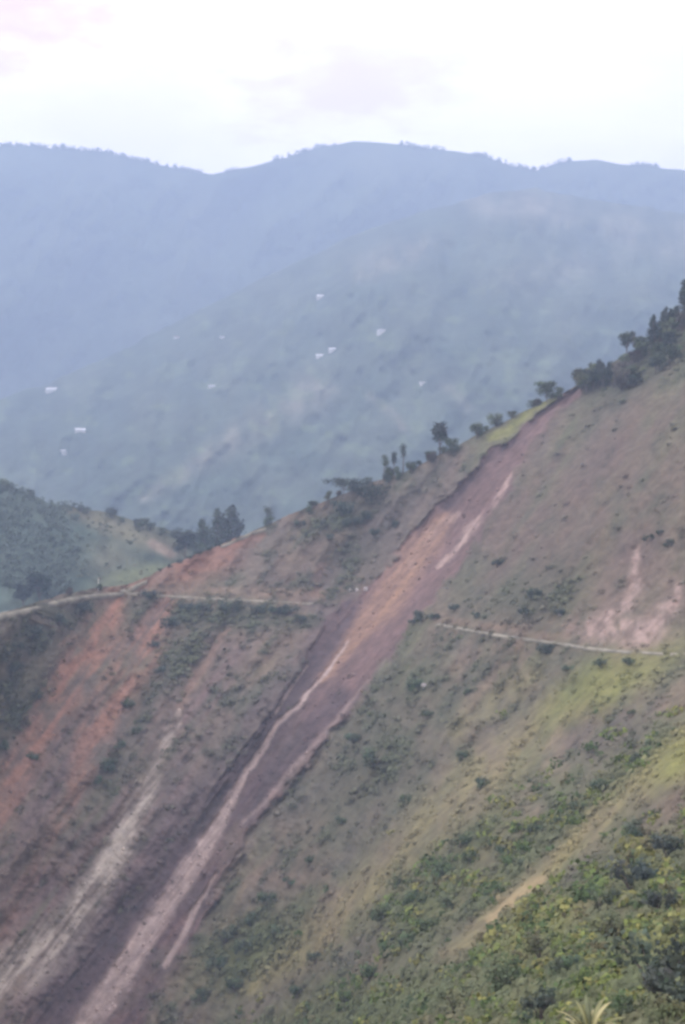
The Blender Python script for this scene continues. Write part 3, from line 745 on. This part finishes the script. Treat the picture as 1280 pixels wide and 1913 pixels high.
SH = {
    ('dark shrub clinging to the slope below the left road', 'shrubs below the left road', 'dark'):
        [(150, 1150, 44), (60, 1190, 50), (280, 1118, 30), (320, 1172, 40), (430, 1142, 40), (380, 1150, 40), (480, 1150, 36), (540, 1150, 34), (110, 1165, 36),
         (20, 1260, 44), (60, 1310, 40), (300, 1262, 28), (345, 1145, 34), (560, 1165, 26), (512, 1150, 28), (30, 1215, 36), (285, 1210, 24)],
    ('dark shrub between the red soil chutes and the gravel chute', 'shrubs among the red chutes', 'mid'):
        [(240, 1322, 32), (200, 1440, 40), (222, 1400, 26), (185, 1465, 26), (255, 1370, 22), (60, 1420, 26), (10, 1400, 30)],
    ('dark shrub on the slope under the wide flat topped tree', 'shrubs under the flat topped tree', 'dark'):
        [(640, 962, 46), (600, 990, 34), (680, 978, 40), (560, 985, 26), (655, 985, 30), (700, 1000, 24), (740, 985, 22), (612, 1010, 24)],
    ('dark line of low shrub along the crest above the red bank', 'low shrubs on the crest above the red bank', 'dark'):
        [(300, 1068, 12), (318, 1060, 12), (336, 1052, 13), (354, 1044, 12), (372, 1036, 13), (390, 1029, 13), (408, 1021, 13), (426, 1014, 12), (444, 1007, 11)],
    ('dark green shrub near the broken end of the right road', 'shrubs by the end of the right road', 'dark'):
        [(790, 1160, 36), (810, 1158, 26), (772, 1168, 22), (850, 1140, 24), (1000, 1120, 36), (1020, 1222, 36), (930, 1060, 28), (1045, 1150, 30), (980, 1150, 26), (890, 1155, 20)],
    ('shrub growing at the top of the pinkish bare bank', 'shrubs above the pinkish bank', 'dark'): [(1212, 1012, 24), (1250, 1022, 26), (1235, 1000, 18)],
    ('dark shrub on the brown slope right of the landslide', 'shrubs right of the landslide', 'mid'):
        [(775, 1290, 40), (700, 1430, 50), (660, 1390, 34), (720, 1445, 34), (860, 1420, 28), (900, 1470, 32), (580, 1610, 24), (540, 1660, 34), (640, 1540, 26), (760, 1500, 26), (800, 1340, 26),
         (870, 1300, 24), (1172, 1242, 26), (1122, 1245, 28), (1180, 1335, 18), (1060, 1255, 24)],
    ('green shrub in the thicket beside the foot of the landslide', 'shrubs beside the landslide foot', 'mid'):
        [(500, 1690, 44), (420, 1762, 50), (460, 1782, 54), (400, 1812, 46), (520, 1750, 36), (470, 1730, 34), (560, 1860, 44), (590, 1800, 34), (440, 1850, 40), (370, 1870, 36)],
    ('fresh green shrub in the belt left of the sandy strip', 'shrubs in the green belt', 'fresh'):
        [(720, 1720, 56), (780, 1692, 52), (830, 1642, 50), (862, 1582, 50), (760, 1772, 50), (690, 1832, 50), (800, 1740, 44), (880, 1610, 36), (650, 1880, 56), (740, 1660, 36), (840, 1700, 40)],
    ('dark green shrub along the gully above the straw coloured strip', 'shrubs in the gully', 'mid'):
        [(1130, 1480, 44), (1082, 1520, 42), (1000, 1560, 36), (940, 1600, 36), (1190, 1430, 40), (1040, 1545, 32), (975, 1625, 36), (1215, 1400, 30)],
}
for (lab, grp, tone), pts in SH.items():
    for (px, py, wpx) in pts:
        shrub(px, py, wpx, tone, k, lab, grp); k += 1
FG = [  # near bushes, each its own
    (1222, 1852, 130, 'dark', 'big rounded dark green bush near the lower right corner'),
    (1262, 1890, 100, 'dark', 'dark bush at the right frame edge beneath the big rounded bush'),
    (1140, 1762, 64, 'olive', 'rounded pale topped bush upslope of the big rounded bush'),
    (1190, 1570, 50, 'mid', 'upper dark bush on the straw strip at the right'),
    (1250, 1610, 64, 'dark', 'dark bush at the right frame edge below the straw strip'),
    (1182, 1670, 80, 'dark', 'wide blue green bush in the dark patch below the straw strip'),
    (1236, 1712, 60, 'dark', 'lowest bush of the dark patch at the right frame edge'),
    (1130, 1705, 50, 'mid', 'bush at the left end of the dark patch below the straw strip'),
    (1012, 1790, 60, 'olive', 'olive bush left of the rounded pale topped bush'),
    (930, 1862, 84, 'fresh', 'green bush left of the sword leaved plant'),
    (852, 1890, 80, 'olive', 'olive bush at the bottom edge right of the centre'),
    (1010, 1905, 70, 'dark', 'dark bush directly left of the sword leaved plant'),
    (1180, 1905, 60, 'fresh', 'yellowish bush directly right of the sword leaved plant'),
    (1240, 1925, 80, 'olive', 'yellow olive bush in the lower right corner'),
    (760, 1905, 60, 'fresh', 'fresh green bush at the bottom edge near the centre'),
    (1265, 1760, 56, 'olive', 'yellow green bush at the right frame edge above the big rounded bush'),
    (1060, 1830, 60, 'mid', 'dull green bush midway between the pale topped bush and the sword leaved plant'),
]
for (px, py, wpx, tone, lab) in FG:
    shrub(px, py, wpx * 1.15, tone, k, lab, None, 'bush', 'bush', .95); k += 1

# scrub and grass nobody could count
def scrub():
    rng = np.random.default_rng(77)
    N = 94000
    px = rng.random(N) * 1760 - 110
    r = ridge_row(px); py = r + 3 + (2030 - r) * rng.random(N) ** .9
    z = zones(px, py)
    bare = np.clip(z['slide'] * (1 - .18 * z['low']) + z['red1'] + z['red2'] * .85 + z['gravel_zone'] * .8 + z['pink_zone'] * .75 + z['red_bank'] * .8 + z['sand'] + z['fresh'] * .7 + z['stream'] * .9 + z['fan'] * .7, 0, 1)
    dens = (1 - bare) * (.35 + .65 * np.clip(z['green'] + z['dark'] * .8 + .3, 0, 1)) * (.6 + .8 * np.clip(.5 + fbm(px / 26, py / 26, 3, 141), 0, 1))
    dens = dens * np.clip(.6 + 1.4 * z['pb'], .15, 1.3) * (1 - .75 * np.clip(z['brown'], 0, 1)) * (.10 + .5 * np.clip(z['dark'] + .5 * z['green'] + .8 * np.clip(z['pb'], 0, 1), 0, 1) * 1.0 + .55 * np.clip((420 - base_D(px, py)) / 200, 0, 1))
    keep = rng.random(N) < dens
    px, py = px[keep], py[keep]; z = {a: b[keep] for a, b in z.items()}
    P_ = pos(px, py, surf_D(px, py, z)); m = P_[:, 1] / F
    n = len(px)
    nearf = np.clip((330 - P_[:, 1]) / 230, 0, 1)
    size = m * (4.5 + 8.0 * rng.random(n) ** 2) * (1 + .4 * z['green'] + .3 * z['dark'] + .5 * nearf)
    size = np.minimum(size, 2.6)
    P_[:, 2] += size * .25
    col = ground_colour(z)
    gr = np.array((0.092, 0.108, 0.056))
    mixv = np.clip(.10 + .40 * z['green'] + .4 * z['dark'] - .35 * z['straw'] - .2 * z['lime'] - .2 * z['brown'] + .5 * z['pb'] + .10 * rng.normal(size=n), 0, .8)
    col = col * (1 - mixv[:, None]) + gr * mixv[:, None]
    col = col * (.98 + .30 * rng.random((n, 1)))
    lv, lf, ci = leaves(P_, np.stack([size, size, size * (.45 + .3 * nearf)], -1), 12, size * .40, rng, (-.8, -.55, 1.0), .42)
    o = mesh_np('scrub', lv, lf, M_LEAF, None, False, np.clip(col[ci] * np.repeat(.85 + .3 * rng.random((len(lv) // 4, 1)), 4, 0), .01, 1))
    tag(o, 'low scrub and dry grass covering the near slope', 'scrub', kind='stuff')
scrub()

def thicket():
    rng = np.random.default_rng(79)
    N = 20500
    px = rng.random(N) * 1230 + 440; py = 1330 + 690 * rng.random(N)
    z = zones(px, py); d0 = surf_D(px, py, z)
    nearf = np.clip((430 - d0) / 260, 0, 1)
    clump = np.clip(.45 + 1.6 * fbm(px / 38, py / 26, 3, 161), 0, 1)
    keep = rng.random(N) < nearf * clump * np.clip(.26 + .9 * z['green'] + .3 * z['dark'] - z['sand'] - .75 * z['straw'] - 2 * z['slide'], 0, 1)
    for (bx, by, bw) in [(q[0], q[1], q[2]) for q in FG]:
        keep &= ~((np.abs(px - bx) < bw * .5) & (py > by - bw * .55) & (py < by + bw * .12))
    px, py, d0, nearf = px[keep], py[keep], d0[keep], nearf[keep]
    P_ = pos(px, py, d0); m = P_[:, 1] / F; n = len(px)
    size = m * (7 + 15 * rng.random(n) ** 1.6) * (.7 + .6 * nearf)
    P_[:, 2] += size * .3
    pal = np.array([(.070, .108, .036), (.115, .160, .042), (.162, .196, .052), (.215, .212, .064), (.082, .118, .046), (.150, .138, .064)])
    hue = np.clip((fbm(px / 45, py / 30, 3, 163) * 1.1 + .5) * 5 + rng.normal(size=n) * .9, 0, 5.99).astype(int)
    col = pal[hue] * (.68 + .4 * rng.random((n, 1)))
    lv, lf, ci = leaves(P_, np.stack([size, size, size * .7], -1), 26, size * .24, rng)
    o = mesh_np('undergrowth', lv, lf, M_LEAF, None, False, np.clip(col[ci] * np.repeat(.75 + .5 * rng.random((len(lv) // 4, 1)), 4, 0), .01, 1))
    tag(o, 'leafy undergrowth massed over the lower right of the near slope', 'undergrowth', kind='stuff')
thicket()

def rubble():
    rng = np.random.default_rng(80)
    N = 16000
    px = rng.random(N) * 1150; py = 720 + 1250 * rng.random(N)
    ok = py > ridge_row(px) + 4
    px, py = px[ok], py[ok]; z = zones(px, py)
    w_ = np.clip(z['slide'] * (.18 + .7 * z['stream'] + .6 * z['pale_upper'] + .4 * z['tan_core'] + .3 * z['low']) + .8 * z['gravel'] + .5 * z['pink'] + .25 * z['red1'], 0, 1)
    ok = rng.random(len(px)) < w_
    px, py = px[ok], py[ok]; z = {a: b[ok] for a, b in z.items()}
    P_ = pos(px, py, surf_D(px, py, z)); m = P_[:, 1] / F; n = len(px)
    sz = m * (1.3 + 3.2 * rng.random(n) ** 3)
    col = ground_colour(z) * (.6 + .95 * rng.random((n, 1)))
    o6 = np.array([(1, 0, 0), (0, 1, 0), (-1, 0, 0), (0, -1, 0), (0, 0, 1), (0, 0, -1)], float)
    f8 = np.array([(0, 1, 4), (1, 2, 4), (2, 3, 4), (3, 0, 4), (1, 0, 5), (2, 1, 5), (3, 2, 5), (0, 3, 5)])
    jit = .6 + .8 * rng.random((n, 6, 1)); th = rng.random(n) * 6.28
    c_, s_ = np.cos(th), np.sin(th); rot = np.stack([np.stack([c_, -s_, 0 * c_], -1), np.stack([s_, c_, 0 * c_], -1), np.stack([0 * c_, 0 * c_, 1 + 0 * c_], -1)], 1)
    v = np.einsum('nij,kj->nki', rot, o6) * jit * sz[:, None, None] + rng.normal(size=(n, 6, 3)) * sz[:, None, None] * .2 + P_[:, None]
    f = (f8[None] + 6 * np.arange(n)[:, None, None]).reshape(-1, 3)
    o = mesh_np('rubble', v.reshape(-1, 3), f, M_LEAF, None, False, np.clip(np.repeat(col, 6, 0), .02, .8))
    tag(o, 'loose stones and rubble strewn down the landslide and gravel chutes', 'rubble', kind='stuff')
rubble()

def skyline_forest():
    rng = np.random.default_rng(78)
    n = 900
    px = rng.random(n) * 1500 - 110
    px = px[fbm(px / 50, px * 0 + 1, 3, 151) > -.12]
    r = ROW_FAR(px) + 2.0
    P_ = on_far(px, r); m = P_[:, 1] / F; s = m * (1.8 + 3.4 * rng.random(len(px)))
    P_[:, 2] += s * .8
    lv, lf, ci = leaves(P_, np.stack([s, s, s * 1.5], -1), 14, s * .45, rng)
    o = mesh_np('forest', lv, lf, M_LEAF, None, False, np.tile((.045, .06, .04), (len(lv), 1)))
    tag(o, 'far wood fringing the skyline ridge', 'forest', kind='stuff')
    n = 1500
    px = -90 + 290 * rng.random(n); py = ROW_NEAR(px) + 1 + 190 * rng.random(n)
    ok = (px + 26 * fbm(px / 20, py / 30, 3, 171) < 150 - .12 * (py - 950)) & (rng.random(n) < .75)
    px, py = px[ok], py[ok]; P_ = on_near(px, py); m = P_[:, 1] / F; s = m * (4 + 5.0 * rng.random(len(px)))
    P_[:, 2] += s * .7
    lv, lf, ci = leaves(P_, np.stack([s, s, s * 1.1], -1), 26, s * .28, rng)
    cl = np.array((.085, .112, .088)) * (.7 + .7 * rng.random((len(px), 1)))
    o = mesh_np('forest', lv, lf, M_LEAF, None, False, cl[ci])
    tag(o, 'dark wood covering the left hill beyond the road', 'forest', kind='stuff')
    n = 1600
    px = 90 + 420 * rng.random(n); py = ROW_NEAR(px) + 2 + 130 * rng.random(n)
    ok = rng.random(n) < np.clip(.35 + 1.3 * fbm(px / 30, py / 18, 3, 175), 0, 1)
    px, py = px[ok], py[ok]; P_ = on_near(px, py); m = P_[:, 1] / F; s = m * (1.6 + 4.0 * rng.random(len(px)) ** 2)
    P_[:, 2] += s * .3
    lv, lf, ci = leaves(P_, np.stack([s, s, s * .7], -1), 16, s * .35, rng)
    cl = np.where(rng.random((len(px), 1)) < .6, np.array([(.075, .095, .06)]), np.array([(.14, .135, .08)])) * (.7 + .6 * rng.random((len(px), 1)))
    o = mesh_np('scrub', lv, lf, M_LEAF, None, False, cl[ci])
    tag(o, 'patchy scrub on the open flank of the left hill', 'scrub', kind='stuff')
skyline_forest()

# ------------------------------------------------------------------ sword leaved plant in the lower right
def sword_plant(px, py, hpx, label):
    rng = np.random.default_rng(9)
    b = at_slope(px, py); m = b[1] / F; L = hpx * m
    t = empty('agave_plant', tuple(b)); tag(t, label, 'plant')
    mats = [plain_mat('sword_leaf', c, .5, .25, 1.2) for c in ((.22, .22, .08), (.42, .38, .17), (.13, .15, .06))]
    for i in range(22):
        a = 6.283 * i / 22 + rng.random() * .3; el = R(54 + 32 * rng.random()); ln = L * (.7 + .4 * rng.random()); wd = L * .055 * (.8 + .5 * rng.random())
        ct = np.array((math.cos(a), math.sin(a), 0)); sd_ = np.array((-math.sin(a), math.cos(a), 0)); up = np.array((0, 0, 1))
        vs_, n = [], 9
        for j in range(n):
            f = j / (n - 1); bend = el - R(26) * f * f
            c = ct * math.cos(bend) * ln * f + up * (math.sin(bend) * ln * f + .05 * L)
            wj = wd * (.55 + 1.0 * f) * (1 - f) ** .55 * 1.25 + .004
            fold = up * wj * .45
            th = up * -.02 * L * (1 - f) - ct * .006
            vs_ += [c - sd_ * wj + fold, c, c + sd_ * wj + fold, c + th]
        fs_ = []
        for j in range(n - 1):
            o_ = j * 4; p_ = o_ + 4
            fs_ += [(o_, o_ + 1, p_ + 1, p_), (o_ + 1, o_ + 2, p_ + 2, p_ + 1), (o_ + 2, o_ + 3, p_ + 3, p_ + 2), (o_ + 3, o_, p_, p_ + 3)]
        mesh_np('leaf', vs_, fs_, mats[i % 3], t, True)
    v, f = tube([(0, 0, -.5), (0, 0, .1 * L), (0, 0, .22 * L)], [.09 * L, .08 * L, .03 * L], 8)
    mesh_np('stem', v, f, M_BARK, t, True)
sword_plant(1102, 1968, 94, 'yellow green plant with long pointed sword leaves at the bottom edge')

# ------------------------------------------------------------------ houses on the middle mountain
def box(x0, x1, y0, y1, z0, z1):
    v = [(x0, y0, z0), (x1, y0, z0), (x1, y1, z0), (x0, y1, z0), (x0, y0, z1), (x1, y0, z1), (x1, y1, z1), (x0, y1, z1)]
    f = [(0, 3, 2, 1), (4, 5, 6, 7), (0, 1, 5, 4), (1, 2, 6, 5), (2, 3, 7, 6), (3, 0, 4, 7)]
    return v, f

def house(px, py, wpx, label, rz):
    b = on_mid(np.array([float(px)]), np.array([float(py)]))[0]; m = b[1] / F; L = wpx * m * .72; Wd = L * .6; Hw = 2.8; Hr = L * .17
    t = empty('house', (b[0], b[1], b[2] + .4), rz); tag(t, label, 'house', 'houses on the middle mountain')
    v, f = box(-L / 2, L / 2, -Wd / 2, Wd / 2, -8, Hw)
    n = len(v); v = list(v) + [(-L / 2, 0, Hw + Hr), (L / 2, 0, Hw + Hr)]
    f = f[:1] + f[2:] + [(4, 7, n), (5, n + 1, 6)]
    mesh_np('wall', v, f, M_WALL, t)
    e = .7; th = .25
    rv = [(-L / 2 - e, -Wd / 2 - e, Hw - e * Hr / (Wd / 2)), (L / 2 + e, -Wd / 2 - e, Hw - e * Hr / (Wd / 2)), (L / 2 + e, 0, Hw + Hr), (-L / 2 - e, 0, Hw + Hr),
          (L / 2 + e, Wd / 2 + e, Hw - e * Hr / (Wd / 2)), (-L / 2 - e, Wd / 2 + e, Hw - e * Hr / (Wd / 2))]
    rv = [(x, y, z + .03) for x, y, z in rv] + [(x, y, z + .03 + th) for x, y, z in rv]
    rf = [(6, 7, 8, 9), (9, 8, 10, 11), (0, 3, 2, 1), (3, 5, 4, 2), (0, 1, 7, 6), (4, 5, 11, 10), (1, 2, 8, 7), (2, 4, 10, 8), (5, 3, 9, 11), (3, 0, 6, 9)]
    mesh_np('roof', rv, rf, M_ROOF if 'white' in label else (M_ROOF2 if 'pale' in label else M_ROOF3), t)
    v, f = box(-.6, .6, -Wd / 2 - .08, -Wd / 2 + .02, 0, 2.2); mesh_np('door', v, f, M_DOOR, t)
    for sx in (-.3, .3):
        v, f = box(sx * L - .7, sx * L + .7, -Wd / 2 - .07, -Wd / 2 + .02, 1.0, 2.2); mesh_np('window', v, f, M_GLASS, t)
HS = [(600, 556, 22, 'white roofed house standing alone highest on the middle mountain', .2), (622, 655, 20, 'brightest white roofed house of the pair at mid slope', -.3),
      (598, 667, 20, 'white roofed house just lower left of the brightest one at mid slope', .1), (714, 621, 24, 'pale roofed house right of the pair, above it on the slope', .4),
      (97, 730, 28, 'upper white house of the three at the far left', -.2), (150, 806, 26, 'white house right of and below the upper one at the far left', .2),
      (118, 845, 16, 'lowest white house of the three at the far left', 1.2), (330, 632, 12, 'tiny faint house left of centre below the hazy ridge', .5),
      (415, 632, 12, 'tiny faint house between the hazy ridge and the pale spur', -.4), (790, 718, 16, 'faint pale house above the ridge trees, right of the sandy spur', .3),
      (396, 724, 18, 'faint pale house above the sandy spur, left of centre', 0)]
for h in HS: house(*h)

# ------------------------------------------------------------------ small things by the road
def rock(px, py, wpx, seed, label, group):
    rng = np.random.default_rng(seed)
    b = at_slope(px, py); m = b[1] / F; r = wpx * m / 2
    vs_, fs_ = [], []
    nu, nv = 10, 7
    for j in range(nv):
        for i in range(nu):
            th = 2 * math.pi * i / nu; ph = math.pi * (j + .0) / (nv - 1)
            k_ = r * (1 + .28 * rng.normal() * math.sin(ph)) if 0 < j < nv - 1 else r
            vs_.append((k_ * math.cos(th) * math.sin(ph), k_ * .8 * math.sin(th) * math.sin(ph), k_ * 1.1 * math.cos(ph) + .5 * r))
    for j in range(nv - 1):
        for i in range(nu):
            fs_.append((j * nu + i, (j + 1) * nu + i, (j + 1) * nu + (i + 1) % nu, j * nu + (i + 1) % nu))
    o = mesh_np('boulder', vs_, fs_, M_ROCK); o.location = tuple(b)
    tag(o, label, 'boulder', group)
for i, (px, py, wpx, lab) in enumerate([
        (655, 1104, 6, 'leftmost small pale boulder at the broken road edge beside the landslide'),
        (667, 1104, 7, 'middle small pale boulder at the broken road edge beside the landslide'),
        (684, 1103, 8, 'rightmost and widest small pale boulder at the broken road edge'),
        (793, 1284, 10, 'pale boulder among the dark shrubs right of the landslide'),
        (1048, 1150, 9, 'greyish boulder above the right road left of the pinkish bank')]):
    rock(px, py, wpx, 300 + i, lab, None)

def pole(px, py, hpx, label):
    b = at_slope(px, py); m = b[1] / F; H = hpx * m
    t = empty('roadside_pole', tuple(b)); tag(t, label, 'pole')
    v, f = tube([(0, 0, -1), (0, 0, H * .5), (0, 0, H)], [.22, .19, .15], 8); mesh_np('shaft', v, f, M_POLE, t, True)
    v, f = box(-.2, 1.3, -.12, .12, H - .75, H - .05); mesh_np('crossarm', v, f, M_DOOR, t)
pole(184, 1103, 24, 'thin pale pole with a dark top standing at the road bend')

# ------------------------------------------------------------------ haze
hz = bpy.data.materials.new('haze'); hz.use_nodes = True; t = hz.node_tree; t.nodes.clear()
o_ = t.nodes.new('ShaderNodeOutputMaterial'); pv = t.nodes.new('ShaderNodeVolumePrincipled')
pv.inputs['Density'].default_value = HAZE_DENSITY; pv.inputs['Color'].default_value = HAZE_COLOR
pv.inputs['Density Attribute'].default_value = ''; pv.inputs['Anisotropy'].default_value = 0.0
t.links.new(pv.outputs[0], o_.inputs['Volume'])
hz.cycles.homogeneous_volume = True
zt = 1680.0
v, f = box(-7200, 7200, -1000, 7000, -192.6, zt)
h = mesh_np('haze', v, f, hz); tag(h, 'blue haze filling the valley air', 'haze', kind='stuff')
